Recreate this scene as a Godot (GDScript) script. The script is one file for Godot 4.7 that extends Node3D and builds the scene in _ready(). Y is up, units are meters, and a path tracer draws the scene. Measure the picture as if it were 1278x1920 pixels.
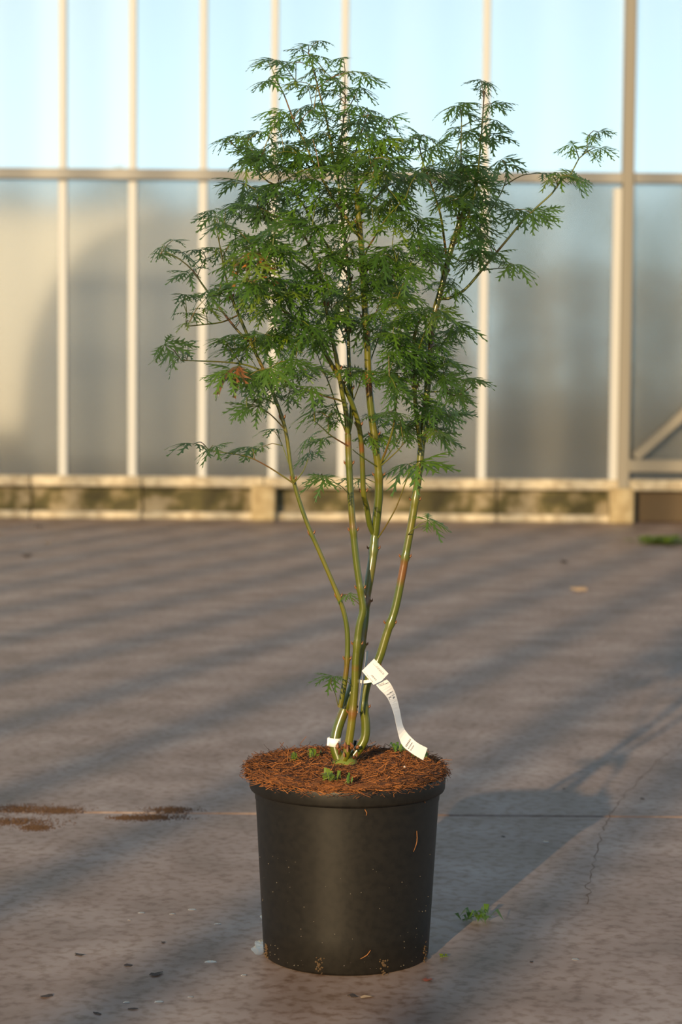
extends Node3D

# ------------------------------------------------------------------ numbers taken from the photograph
const W := 1278.0
const H := 1920.0
const FOCAL := 3770.0                      # focal length in pixels of the 1278 x 1920 frame
const CAM_POS := Vector3(-0.016, 1.082, 3.77)
const PITCH := -3.65
const ROLL := 0.45
const WALL_Z := -12.2                      # inner face of the glazed wall
const SUN_AZIMUTH := 20.0                  # degrees to the left of straight behind the camera
const SUN_HEIGHT := 14.0

var cam: Camera3D
var rng := RandomNumberGenerator.new()
var taken := {}
var M := {}

# ------------------------------------------------------------------ helpers
func at(x: float, y: float, z: float) -> Vector3:
	# the point of the plane z = const that the photograph shows at pixel (x, y)
	var d := cam.transform.basis * Vector3((x - W / 2) / FOCAL, -(y - H / 2) / FOCAL, -1.0)
	return CAM_POS + d * ((z - CAM_POS.z) / d.z)

func on_floor(x: float, y: float, h := 0.0) -> Vector3:
	var d := cam.transform.basis * Vector3((x - W / 2) / FOCAL, -(y - H / 2) / FOCAL, -1.0)
	return CAM_POS + d * ((h - CAM_POS.y) / d.y)

func numbered(called: String) -> String:
	var n: int = taken.get(called, 0)
	taken[called] = n + 1
	return called if n == 0 else "%s_%03d" % [called, n]

func tag(o: Node3D, label: String, category := "", group := "", kind := "") -> Node3D:
	if label: o.set_meta("label", label)
	if category: o.set_meta("category", category)
	if group: o.set_meta("group", group)
	if kind: o.set_meta("kind", kind)
	return o

func thing(called: String, where: Vector3, label: String, category: String, group := "") -> Node3D:
	var o := Node3D.new()
	o.name = numbered(called)
	add_child(o, true)
	o.position = where
	tag(o, label, category, group)
	return o

func structure(called: String) -> Node3D:
	var o := Node3D.new()
	o.name = called
	add_child(o, true)
	o.set_meta("kind", "structure")
	return o

func mesh_node(called: String, mesh: Mesh, mat: Material, parent: Node3D, xf := Transform3D()) -> MeshInstance3D:
	var o := MeshInstance3D.new()
	o.name = numbered(called) if parent == self else called
	o.mesh = mesh
	if mat: o.material_override = mat
	o.transform = xf
	o.cast_shadow = GeometryInstance3D.SHADOW_CASTING_SETTING_ON
	parent.add_child(o, true)
	return o

func begin() -> SurfaceTool:
	var st := SurfaceTool.new()
	st.begin(Mesh.PRIMITIVE_TRIANGLES)
	return st

func finish(st: SurfaceTool, called: String, mat: Material, parent: Node3D, origin := Vector3.ZERO) -> MeshInstance3D:
	st.generate_normals()
	return mesh_node(called, st.commit(), mat, parent, Transform3D(Basis(), origin))

func mat(albedo: Color, rough := 0.6, metal := 0.0) -> StandardMaterial3D:
	# albedo in linear values
	var m := StandardMaterial3D.new()
	m.albedo_color = albedo.linear_to_srgb()
	m.roughness = rough
	m.metallic = metal
	m.cull_mode = BaseMaterial3D.CULL_DISABLED
	return m

func vmat(rough := 0.6) -> StandardMaterial3D:
	var m := mat(Color(1, 1, 1), rough)
	m.vertex_color_use_as_albedo = true
	return m

func noise_tex(freq: float, sd: int, ramp: Array, size := 1024, octaves := 5, normal := false) -> NoiseTexture2D:
	var n := FastNoiseLite.new()
	n.seed = sd
	n.frequency = freq
	n.fractal_octaves = octaves
	n.noise_type = FastNoiseLite.TYPE_SIMPLEX_SMOOTH
	var t := NoiseTexture2D.new()
	t.width = size
	t.height = size
	t.seamless = true
	t.noise = n
	t.as_normal_map = normal
	if ramp.size() > 0:
		var g := Gradient.new()
		var offs := PackedFloat32Array()
		var cols := PackedColorArray()
		for r in ramp:
			offs.append(r[0])
			cols.append((r[1] as Color).linear_to_srgb())
		g.offsets = offs
		g.colors = cols
		t.color_ramp = g
	return t

func chamfer_box(st: SurfaceTool, c: Vector3, s: Vector3, b := 0.006) -> void:
	# box with bevelled edges, added to st
	var h := s / 2
	var k: float = min(b, min(h.x, min(h.y, h.z)) * 0.45)
	st.set_smooth_group(-1)
	var v := {}
	for sx in [-1, 1]:
		for sy in [-1, 1]:
			for sz in [-1, 1]:
				for a in 3:
					var p := Vector3(sx * (h.x - k), sy * (h.y - k), sz * (h.z - k))
					p[a] = [sx * h.x, sy * h.y, sz * h.z][a]
					v[[sx, sy, sz, a]] = c + p
	for a in 3:
		var u: int = (a + 1) % 3
		var w: int = (a + 2) % 3
		for s1 in [-1, 1]:
			var q := []
			for pair in [[-1, -1], [1, -1], [1, 1], [-1, 1]]:
				var key := [0, 0, 0]
				key[a] = s1
				key[u] = pair[0]
				key[w] = pair[1]
				q.append(v[[key[0], key[1], key[2], a]])
			quad_out(st, q[0], q[1], q[2], q[3], c)
			# edge along axis u between faces a and w
			for s2 in [-1, 1]:
				var e := []
				for su in [-1, 1]:
					var key2 := [0, 0, 0]
					key2[a] = s1
					key2[w] = s2
					key2[u] = su
					e.append(v[[key2[0], key2[1], key2[2], a]])
					e.append(v[[key2[0], key2[1], key2[2], w]])
				quad_out(st, e[0], e[1], e[3], e[2], c)
	for sx in [-1, 1]:
		for sy in [-1, 1]:
			for sz in [-1, 1]:
				tri_out(st, v[[sx, sy, sz, 0]], v[[sx, sy, sz, 1]], v[[sx, sy, sz, 2]], c)

func tri_out(st: SurfaceTool, a: Vector3, b: Vector3, d: Vector3, c: Vector3) -> void:
	if (b - a).cross(d - a).dot((a + b + d) / 3 - c) > 0:   # front faces run clockwise
		st.add_vertex(a); st.add_vertex(d); st.add_vertex(b)
	else:
		st.add_vertex(a); st.add_vertex(b); st.add_vertex(d)

func quad_out(st: SurfaceTool, a: Vector3, b: Vector3, d: Vector3, e: Vector3, c: Vector3) -> void:
	tri_out(st, a, b, d, c)
	tri_out(st, a, d, e, c)

func box_part(called: String, c: Vector3, s: Vector3, m: Material, parent: Node3D, b := 0.006) -> MeshInstance3D:
	var st := begin()
	chamfer_box(st, Vector3.ZERO, s, b)
	return finish(st, called, m, parent, c)

func bar_between(called: String, p: Vector3, q: Vector3, w: float, d: float, m: Material, parent: Node3D, face := Vector3(0, 0, 1)) -> MeshInstance3D:
	# straight bar from p to q, w wide and d deep
	var st := begin()
	chamfer_box(st, Vector3.ZERO, Vector3(w, p.distance_to(q), d), 0.006)
	var y := (q - p).normalized()
	var x := y.cross(face).normalized()
	var z := x.cross(y)
	st.generate_normals()
	return mesh_node(called, st.commit(), m, parent, Transform3D(Basis(x, y, z), (p + q) / 2))

func smooth_path(pts: Array, step := 0.012) -> Array:
	# Catmull-Rom through Vector4 points (xyz + radius)
	var out := []
	for i in pts.size() - 1:
		var p0: Vector4 = pts[max(i - 1, 0)]
		var p1: Vector4 = pts[i]
		var p2: Vector4 = pts[i + 1]
		var p3: Vector4 = pts[min(i + 2, pts.size() - 1)]
		var n: int = max(1, int(Vector3(p1.x, p1.y, p1.z).distance_to(Vector3(p2.x, p2.y, p2.z)) / step))
		for k in n:
			var t := float(k) / n
			out.append(0.5 * (2.0 * p1 + (p2 - p0) * t + (2.0 * p0 - 5.0 * p1 + 4.0 * p2 - p3) * t * t + (3.0 * p1 - p0 - 3.0 * p2 + p3) * t * t * t))
	out.append(pts[-1])
	return out

func tube(st: SurfaceTool, path: Array, sides: int, tint: Callable, capped := true) -> void:
	# path of Vector4 (xyz + radius); tint(point index, position) gives a linear colour
	var rings := []
	var n := path.size()
	var side := Vector3.ZERO
	for i in n:
		var p := Vector3(path[i].x, path[i].y, path[i].z)
		var a: Vector4 = path[max(i - 1, 0)]
		var b: Vector4 = path[min(i + 1, n - 1)]
		var t := Vector3(b.x - a.x, b.y - a.y, b.z - a.z).normalized()
		if i == 0:
			side = t.cross(Vector3(0.31, 0.2, 0.93)).normalized()
		side = (side - t * side.dot(t)).normalized()
		var up := t.cross(side)
		var ring := []
		for k in sides:
			var ang := TAU * k / sides
			ring.append(p + (side * cos(ang) + up * sin(ang)) * path[i].w)
		rings.append([ring, p, tint.call(i, p)])
	st.set_smooth_group(0)
	for i in n - 1:
		for k in sides:
			var k2 := (k + 1) % sides
			var q := [[rings[i][0][k], rings[i][2]], [rings[i + 1][0][k], rings[i + 1][2]], [rings[i + 1][0][k2], rings[i + 1][2]], [rings[i][0][k2], rings[i][2]]]
			for j in [0, 1, 2, 0, 2, 3]:
				st.set_color(q[j][1])
				st.add_vertex(q[j][0])
	if capped:
		st.set_smooth_group(-1)
		for e in [0, n - 1]:
			for k in sides:
				var k2 := (k + 1) % sides
				st.set_color(rings[e][2])
				if e == 0:
					st.add_vertex(rings[e][1]); st.add_vertex(rings[e][0][k]); st.add_vertex(rings[e][0][k2])
				else:
					st.add_vertex(rings[e][1]); st.add_vertex(rings[e][0][k2]); st.add_vertex(rings[e][0][k])

func lathe(st: SurfaceTool, prof: Array, seg: int) -> void:
	# closed or open profile of Vector2(radius, height), turned about y
	st.set_smooth_group(0)
	for i in prof.size() - 1:
		var sharp: bool = prof[i].distance_to(prof[i + 1]) < 0.0001
		if sharp: continue
		for k in seg:
			var a := TAU * k / seg
			var b := TAU * (k + 1) / seg
			var p := [
				Vector3(prof[i].x * cos(a), prof[i].y, prof[i].x * sin(a)), Vector3(prof[i].x * cos(b), prof[i].y, prof[i].x * sin(b)),
				Vector3(prof[i + 1].x * cos(b), prof[i + 1].y, prof[i + 1].x * sin(b)), Vector3(prof[i + 1].x * cos(a), prof[i + 1].y, prof[i + 1].x * sin(a))]
			for j in [0, 1, 2, 0, 2, 3]:
				st.add_vertex(p[j])

# ------------------------------------------------------------------ build
func _ready() -> void:
	rng.seed = 20231
	set_camera_and_light()
	make_materials()
	build_floor()
	build_back_wall()
	build_front_wall()
	build_outside()
	build_pot()
	build_tree()
	build_labels()
	build_litter()

func set_camera_and_light() -> void:
	cam = Camera3D.new()
	cam.name = "camera"
	cam.fov = rad_to_deg(2 * atan(H / 2 / FOCAL))
	cam.near = 0.05
	cam.far = 400.0
	cam.transform = Transform3D(Basis.from_euler(Vector3(deg_to_rad(PITCH), 0, 0)) * Basis(Vector3(0, 0, 1), deg_to_rad(ROLL)), CAM_POS)
	var lens := CameraAttributesPhysical.new()
	lens.frustum_focal_length = 50.0
	lens.exposure_aperture = 3.0
	lens.frustum_focus_distance = 3.76
	lens.auto_exposure_enabled = false
	cam.attributes = lens
	add_child(cam)
	# attributes set the field of view from a 24 mm frame in the editor; keep the photograph's
	cam.fov = rad_to_deg(2 * atan(H / 2 / FOCAL))

	var sky_mat := ProceduralSkyMaterial.new()
	sky_mat.sky_top_color = Color(0.085, 0.115, 0.19).linear_to_srgb()
	sky_mat.sky_horizon_color = Color(0.80, 1.14, 1.26).linear_to_srgb()
	sky_mat.sky_curve = 0.26
	sky_mat.ground_horizon_color = Color(0.25, 0.25, 0.24).linear_to_srgb()
	sky_mat.ground_bottom_color = Color(0.12, 0.11, 0.10).linear_to_srgb()
	sky_mat.sun_angle_max = 1.0
	var sky := Sky.new()
	sky.sky_material = sky_mat
	var env := Environment.new()
	env.background_mode = Environment.BG_SKY
	env.sky = sky
	env.background_energy_multiplier = 1.25
	env.tonemap_mode = Environment.TONE_MAPPER_LINEAR
	env.tonemap_exposure = 1.0
	env.sdfgi_enabled = true
	env.ssao_enabled = true
	env.ssil_enabled = true
	var we := WorldEnvironment.new()
	we.name = "world_environment"
	we.environment = env
	add_child(we)

	var sun := DirectionalLight3D.new()
	sun.name = "sun"
	var az := deg_to_rad(SUN_AZIMUTH)
	var el := deg_to_rad(SUN_HEIGHT)
	var towards := Vector3(sin(az) * cos(el), -sin(el), -cos(az) * cos(el))
	sun.transform = Transform3D(Basis.looking_at(towards, Vector3.UP), Vector3(0, 6, 0))
	sun.light_color = Color(1.0, 0.73, 0.40).linear_to_srgb()
	sun.light_energy = 2.0
	sun.light_angular_distance = 0.8
	sun.shadow_enabled = true
	add_child(sun)

func make_materials() -> void:
	# concrete: brown-grey mottling with paler cement bloom
	var conc := mat(Color(1, 1, 1), 0.54)
	conc.metallic_specular = 0.45
	conc.albedo_texture = noise_tex(0.006, 3, [[0.0, Color(0.185, 0.13, 0.099)], [0.4, Color(0.245, 0.18, 0.152)], [0.6, Color(0.28, 0.213, 0.186)], [1.0, Color(0.36, 0.295, 0.27)]], 1024, 6)
	conc.uv1_triplanar = true
	conc.uv1_world_triplanar = true
	conc.uv1_scale = Vector3(0.45, 0.45, 0.45)
	conc.detail_enabled = true
	conc.detail_blend_mode = BaseMaterial3D.BLEND_MODE_MUL
	conc.detail_uv_layer = BaseMaterial3D.DETAIL_UV_2
	conc.detail_albedo = noise_tex(0.03, 8, [[0.0, Color(0.50, 0.40, 0.32)], [0.35, Color(0.82, 0.76, 0.70)], [0.55, Color(0.98, 0.97, 0.96)], [1.0, Color(1.0, 1.0, 1.0)]], 1024, 6)
	conc.uv2_triplanar = true
	conc.uv2_world_triplanar = true
	conc.uv2_scale = Vector3(0.9, 0.9, 0.9)
	conc.roughness_texture = noise_tex(0.01, 5, [[0.0, Color(0.75, 0.75, 0.75)], [1.0, Color(1, 1, 1)]], 512, 4)
	M.concrete = conc
	M.joint = mat(Color(0.34, 0.22, 0.11), 0.9)
	M.dirt = mat(Color(0.085, 0.045, 0.022), 0.95)
	M.floor_line = mat(Color(0.14, 0.095, 0.066), 0.95)
	M.soil_ground = mat(Color(0.09, 0.085, 0.06), 0.95)

	M.bar = mat(Color(0.43, 0.435, 0.435), 0.45)
	M.rail = mat(Color(0.24, 0.23, 0.21), 0.5)
	M.post = mat(Color(0.20, 0.18, 0.145), 0.55, 0.1)
	var sill := mat(Color(1, 1, 1), 0.7)
	sill.albedo_texture = noise_tex(0.02, 21, [[0.0, Color(0.25, 0.20, 0.13)], [0.5, Color(0.44, 0.375, 0.27)], [1.0, Color(0.58, 0.51, 0.39)]], 512, 5)
	sill.uv1_triplanar = true
	sill.uv1_world_triplanar = true
	sill.uv1_scale = Vector3(0.7, 0.7, 0.7)
	M.sill = sill
	var base := mat(Color(1, 1, 1), 0.85)
	base.albedo_texture = noise_tex(0.012, 33, [[0.0, Color(0.03, 0.025, 0.01)], [0.38, Color(0.07, 0.06, 0.02)], [0.50, Color(0.145, 0.115, 0.06)], [0.62, Color(0.22, 0.18, 0.115)], [1.0, Color(0.30, 0.25, 0.17)]], 512, 5)
	base.uv1_triplanar = true
	base.uv1_world_triplanar = true
	base.uv1_scale = Vector3(0.55, 0.55, 0.55)
	M.base = base
	var pier := mat(Color(1, 1, 1), 0.85)
	pier.albedo_texture = noise_tex(0.02, 40, [[0.0, Color(0.22, 0.16, 0.08)], [0.5, Color(0.32, 0.25, 0.14)], [1.0, Color(0.42, 0.35, 0.22)]], 256, 4)
	pier.uv1_triplanar = true
	pier.uv1_world_triplanar = true
	pier.uv1_scale = Vector3(1.2, 1.2, 1.2)
	M.pier = pier
	M.timber = mat(Color(0.075, 0.05, 0.025), 0.8)

	M.upper_glass = glass(Color(0.75, 0.85, 0.9, 0.05), 0.06)
	M.upper_glass_dusty = glass(Color(0.80, 0.90, 0.95, 0.12), 0.06)
	var low := mat(Color(0.64, 0.64, 0.62, 1.0), 0.12)
	low.albedo_color.a = 0.10
	low.transparency = BaseMaterial3D.TRANSPARENCY_ALPHA
	low.refraction_enabled = true
	low.refraction_scale = 0.05
	M.lower_glass = low

	var pot := mat(Color(0.012, 0.0105, 0.008), 0.5)
	pot.metallic_specular = 0.4
	pot.roughness_texture = noise_tex(0.02, 61, [[0.0, Color(0.8, 0.8, 0.8)], [1.0, Color(1, 1, 1)]], 512, 5)
	pot.uv1_triplanar = true
	pot.uv1_scale = Vector3(4, 4, 4)
	pot.albedo_texture = noise_tex(0.025, 64, [[0.0, Color(0.45, 0.43, 0.42)], [0.42, Color(0.8, 0.79, 0.77)], [0.6, Color(1.0, 0.98, 0.95)], [1.0, Color(1.0, 1.0, 1.0)]], 512, 6)
	pot.albedo_color = Color(0.0105, 0.0090, 0.0072).linear_to_srgb()
	M.pot = pot
	M.coir = vmat(0.9)
	M.stem = vmat(0.28)
	M.stem.clearcoat_enabled = true
	M.stem.clearcoat = 0.2
	M.stem.clearcoat_roughness = 0.2
	M.twig = vmat(0.4)
	M.leaf = []
	for c in [Color(0.027, 0.07, 0.007), Color(0.037, 0.09, 0.007), Color(0.056, 0.12, 0.007), Color(0.10, 0.15, 0.008), Color(0.32, 0.10, 0.015), Color(0.16, 0.045, 0.015)]:
		var m := mat(c, 0.45)
		m.metallic_specular = 0.35
		m.backlight_enabled = true
		m.backlight = Color(0.35, 0.45, 0.2).linear_to_srgb()
		M.leaf.append(m)
	M.paper = mat(Color(0.86, 0.86, 0.86), 0.55)
	M.water = mat(Color(0.20, 0.18, 0.17), 0.04)
	M.water.metallic_specular = 0.65
	M.moss = mat(Color(0.12, 0.16, 0.02), 0.8)
	M.dead = mat(Color(0.05, 0.035, 0.03), 0.8)
	M.red_leaf = mat(Color(0.30, 0.07, 0.03), 0.6)

func glass(c: Color, rough: float) -> StandardMaterial3D:
	var m := mat(Color(c.r, c.g, c.b), rough)
	m.albedo_color.a = c.a
	m.transparency = BaseMaterial3D.TRANSPARENCY_ALPHA
	return m

# ------------------------------------------------------------------ floor
func build_floor() -> void:
	var f := structure("floor")
	var jz := on_floor(639, 1527).z
	var g := 0.012
	box_part("slab", Vector3(0, -0.10, (jz + g / 2 + 26) / 2), Vector3(34, 0.2, 26 - jz - g / 2), M.concrete, f, 0.004)
	box_part("slab", Vector3(0, -0.10, (jz - g / 2 + WALL_Z - 0.4) / 2), Vector3(34, 0.2, jz - g / 2 - WALL_Z + 0.4), M.concrete, f, 0.004)
	box_part("joint_filler", Vector3(0, -0.104, jz), Vector3(34, 0.2, g), M.joint, f, 0.002)
	box_part("outside_ground", Vector3(0, -0.16, WALL_Z - 0.4 - 50), Vector3(120, 0.2, 100), M.soil_ground, f, 0.004)
	floor_line(f, [[1290, 1385], [1245, 1415], [1195, 1465], [1160, 1505], [1135, 1545], [1115, 1600], [1104, 1660], [1098, 1700]], 0.0011)
	# dark soil washed into the joint at the left
	for d in [[-40, 1519, 30, 0.030], [40, 1517, 60, 0.035], [110, 1520, 50, 0.030], [30, 1541, 90, 0.035], [-60, 1545, 60, 0.05], [70, 1552, 30, 0.02], [320, 1519, 45, 0.025], [285, 1533, 65, 0.025], [240, 1534, 28, 0.015]]:
		var p := on_floor(d[0], d[1])
		dirt_patch(f, p, d[2] * (CAM_POS.z - p.z) / FOCAL, d[3])

func floor_line(parent: Node3D, pix: Array, half: float) -> void:
	# thin wavering line laid on the floor, slightly darker than the concrete
	var st := begin()
	st.set_smooth_group(-1)
	var g := RandomNumberGenerator.new()
	g.seed = 17
	var pts := []
	for i in pix.size() - 1:
		for k in 9:
			var t := k / 9.0
			pts.append(on_floor(lerpf(pix[i][0], pix[i + 1][0], t), lerpf(pix[i][1], pix[i + 1][1], t)) + Vector3(g.randfn() * 0.004, 0.0004, 0))
	for i in pts.size() - 1:
		var s := Vector3(half * g.randf_range(0.4, 1.3), 0, 0)
		for v in [pts[i] - s, pts[i + 1] - s, pts[i + 1] + s, pts[i] - s, pts[i + 1] + s, pts[i] + s]:
			st.add_vertex(v)
	finish(st, "floor_line", M.floor_line, parent)

func dirt_patch(parent: Node3D, p: Vector3, rx: float, rz: float) -> void:
	var g := RandomNumberGenerator.new()
	g.seed = int(absf(p.x) * 977) + 5
	var st := begin()
	for k in 800:
		var q := Vector3(g.randfn() * rx * 0.5, 0.0004, g.randfn() * rz * 0.75)
		grain(st, q, g.randf_range(0.0008, 0.0028) * (1.3 if q.length() < rx * 0.3 else 0.8))
	var o := finish(st, "soil_patch", M.dirt, parent, p)
	o.set_meta("kind", "stuff")

# ------------------------------------------------------------------ the glazed wall
func build_back_wall() -> void:
	var w := structure("wall_back")
	var zb := WALL_Z
	var unit := at(909, 330, zb).x - at(645, 330, zb).x       # a wide pane
	var top := 6.2
	var rail_y := at(639, 331, zb).y
	var sill_y := at(639, 904, zb).y
	var bars_x := []                                         # centre lines
	for px in [118, 249, 381, 514, 645, 909]:
		bars_x.append(at(px, 330, zb).x)
	var post_x := at(1172, 330, zb).x
	for k in range(1, 17):
		bars_x.push_front(at(118, 330, zb).x - unit / 2 * k)
	var more := []
	for k in range(1, 8):
		more.append(post_x + unit * k)
	# bars
	for x in bars_x + more:
		box_part("glazing_bar", Vector3(x, (sill_y + rail_y) / 2, zb), Vector3(0.068, rail_y - sill_y, 0.05), M.bar, w)
		box_part("glazing_bar", Vector3(x, (top + rail_y) / 2, zb), Vector3(0.060, top - rail_y, 0.05), M.bar, w)
	# rail and head
	var x0: float = bars_x[0]
	var x1: float = more[-1]
	box_part("rail", Vector3((x0 + x1) / 2, rail_y, zb + 0.035), Vector3(x1 - x0 + 0.1, 0.085, 0.07), M.rail, w)
	box_part("head_beam", Vector3((x0 + x1) / 2, top + 0.06, zb), Vector3(x1 - x0 + 0.1, 0.14, 0.12), M.rail, w)
	# steel post with its pale cover strip
	box_part("post", Vector3(post_x + 0.012, (top + sill_y) / 2, zb + 0.045), Vector3(0.088, top - sill_y + 0.1, 0.13), M.post, w)
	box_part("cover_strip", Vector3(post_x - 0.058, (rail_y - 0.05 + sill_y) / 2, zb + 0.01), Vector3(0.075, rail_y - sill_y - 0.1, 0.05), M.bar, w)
	# panes
	var xs: Array = bars_x + [post_x] + more
	for i in xs.size() - 1:
		var a: float = xs[i]
		var b: float = xs[i + 1]
		var dusty: bool = b < at(260, 330, zb).x
		box_part("lower_pane", Vector3((a + b) / 2, (sill_y + rail_y) / 2, zb - 0.012), Vector3(b - a, rail_y - sill_y, 0.010), M.lower_glass, w, 0.001)
		box_part("upper_pane", Vector3((a + b) / 2, (top + rail_y) / 2, zb - 0.012), Vector3(b - a, top - rail_y, 0.004), M.upper_glass_dusty if dusty else M.upper_glass, w, 0.0005)
	# sill, base panels, kerb and piers
	var sill_lo := at(639, 915, zb).y
	var sill_hi := at(639, 895, zb).y
	var post_px := [at(495, 940, zb).x, at(1160, 940, zb).x]
	var seams := [x0, at(-1900, 940, zb).x, at(-1400, 940, zb).x, at(-950, 940, zb).x, at(-500, 940, zb).x, at(-330, 940, zb).x, at(-160, 940, zb).x, at(60, 940, zb).x, at(268, 940, zb).x, post_px[0], at(700, 940, zb).x, at(930, 940, zb).x, post_px[1], post_px[1] + 1.0, post_px[1] + 2.1, post_px[1] + 3.9, post_px[1] + 5.6, x1]
	for i in seams.size() - 1:
		var a: float = seams[i] + 0.004
		var b: float = seams[i + 1] - 0.004
		box_part("sill", Vector3((a + b) / 2, (sill_lo + sill_hi) / 2, zb + 0.02), Vector3(b - a, sill_hi - sill_lo, 0.13), M.sill, w, 0.01)
		box_part("base_panel", Vector3((a + b) / 2, sill_lo / 2, zb - 0.06 + 0.01 * (i % 3)), Vector3(b - a, sill_lo, 0.12), M.timber if seams[i] >= post_px[1] - 0.01 else M.base, w, 0.01)
		if seams[i] < post_px[1] - 0.01:
			box_part("kerb", Vector3((a + b) / 2, 0.03, zb + 0.04), Vector3(b - a, 0.06, 0.13), M.sill, w, 0.012)
	for x in post_px + [post_px[1] + (post_px[1] - post_px[0]), post_px[0] - (post_px[1] - post_px[0])]:
		var ph := at(639, 911, zb + 0.15).y
		box_part("pier", Vector3(x, ph / 2, zb + 0.06), Vector3(0.19, ph, 0.26), M.pier, w, 0.012)
	# cross beam and brace at the right of the post
	var by := at(1230, 874, zb + 0.1).y
	box_part("cross_beam", Vector3(post_x + 1.35, by, zb + 0.09), Vector3(2.6, 0.10, 0.07), M.post, w)
	bar_between("brace", at(1190, 858, zb + 0.1), at(1190 + 460, 858 - 408, zb + 0.1), 0.075, 0.05, M.post, w)

func build_front_wall() -> void:
	# the other side of the house, behind the camera: unseen posts, sized and placed to stripe the low sunlight on the floor
	var w := structure("wall_front")
	var z := 11.0
	var x := -17.7825
	while x < 9.0:
		box_part("glazing_bar", Vector3(x, 5.6, z), Vector3(0.10, 11.2, 0.10), M.bar, w)
		x += 0.5625
	box_part("head_beam", Vector3(-3.5, 11.25, z), Vector3(29, 0.14, 0.14), M.rail, w)
	box_part("sill", Vector3(-3.5, 0.15, z), Vector3(25.2, 0.30, 0.2), M.sill, w)

# ------------------------------------------------------------------ beyond the glass
func build_outside() -> void:
	# polytunnel end
	var zt := WALL_Z - 14.0
	var xl := at(45, 900, zt).x
	var xr := at(900, 900, zt).x
	var apex := at(480, 400, zt).y
	var t := thing("polytunnel", Vector3((xl + xr) / 2, 0, zt), "grey arched polytunnel seen dimly through the lower panes", "greenhouse")
	var hw := (xr - xl) / 2
	var prof := []
	for k in 33:
		var a := PI * k / 32.0
		var cx := cos(a)
		prof.append(Vector3(sign(cx) * pow(absf(cx), 0.62) * hw, -0.06 + pow(sin(a), 0.75) * (apex + 0.06), 0))
	var skin := begin()
	var endw := begin()
	skin.set_smooth_group(0)
	endw.set_smooth_group(-1)
	var len := 14.0
	for k in 32:
		var p: Vector3 = prof[k]
		var q: Vector3 = prof[k + 1]
		for v in [p, q, q + Vector3(0, 0, -len), p, q + Vector3(0, 0, -len), p + Vector3(0, 0, -len)]:
			skin.add_vertex(v)
		for v in [p, Vector3(0, -0.06, 0), q]:
			endw.add_vertex(v)
	var film := mat(Color(0.19, 0.22, 0.25), 0.6)
	finish(skin, "cover", film, t)
	finish(endw, "end_sheet", film, t)
	var hoop := []
	for p in prof:
		hoop.append(Vector4(p.x, p.y, 0.03, 0.03))
	var hs := begin()
	tube(hs, hoop, 8, func(_i, _p): return Color(1, 1, 1))
	finish(hs, "hoop", M.rail, t)
	for s in [-1, 1]:
		box_part("door_post", Vector3(s * 0.9, 1.0, 0.03), Vector3(0.08, 2.1, 0.06), M.rail, t)
	# cream wall of a building in the sun, far left
	var zs := WALL_Z - 30.0
	var x0 := at(-420, 800, zs).x
	var x1 := at(300, 800, zs).x
	var top := at(100, 395, zs).y
	var b := thing("packing_shed", Vector3((x0 + x1) / 2, 0, zs), "sunlit cream wall of a shed behind the polytunnel", "building")
	box_part("wall", Vector3(0, top / 2 - 0.06, -3), Vector3(x1 - x0, top, 6), mat(Color(0.62, 0.62, 0.58), 0.8), b, 0.02)
	box_part("roof", Vector3(0, top + 0.02, -3), Vector3(x1 - x0 + 0.4, 0.16, 6.4), mat(Color(0.5, 0.5, 0.5), 0.7), b, 0.02)
	# clipped hedge to the right
	var zz0 := WALL_Z - 17.0
	var hx0 := at(915, 900, zz0).x
	var hgt := at(1100, 500, zz0).y
	var hd := thing("hedge", Vector3(hx0 + 5, -0.06, zz0), "long dark clipped hedge outside behind the right-hand panes", "hedge")
	var hst := begin()
	hst.set_smooth_group(-1)
	var hg := RandomNumberGenerator.new()
	hg.seed = 71
	for k in 14000:
		var c := Vector3(hg.randf_range(-5, 5), hg.randf_range(0.02, 1.0) * hgt + hg.randfn() * 0.12, hg.randf_range(-0.7, 0.7))
		if c.y < 0.03: continue
		if hg.randf() < 0.7: c.z = 0.6 + hg.randfn() * 0.1
		var d := Vector3(hg.randfn(), hg.randfn(), hg.randfn()).normalized()
		var e := d.cross(Vector3(hg.randfn(), hg.randfn(), hg.randfn())).normalized()
		var sz := hg.randf_range(0.06, 0.16)
		for v in [c - d * sz * 0.5 - e * sz * 0.35, c + d * sz * 0.7, c - d * sz * 0.5 + e * sz * 0.35]:
			hst.add_vertex(v)
	finish(hst, "foliage", mat(Color(0.085, 0.08, 0.045), 0.8), hd).set_meta("kind", "stuff")
	for k in 5:
		var ts := begin()
		tube(ts, [Vector4(-4 + 2 * k, 0, 0, 0.05), Vector4(-4 + 2 * k, hgt * 0.8, 0.05, 0.03)], 7, func(_i, _p): return Color(1, 1, 1))
		finish(ts, "trunk", mat(Color(0.08, 0.06, 0.04), 0.9), hd)
	# far trees along the skyline
	for i in 9:
		var zz := WALL_Z - 60.0 - 14.0 * (i % 2)
		var px := -200.0 + i * 215.0
		shrub(Vector3(at(px, 700, zz).x, -0.06, zz), at(px, 330 + 14 * sin(i * 2.1), zz).y, 3.2, 20 + i, "far_tree")

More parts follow.
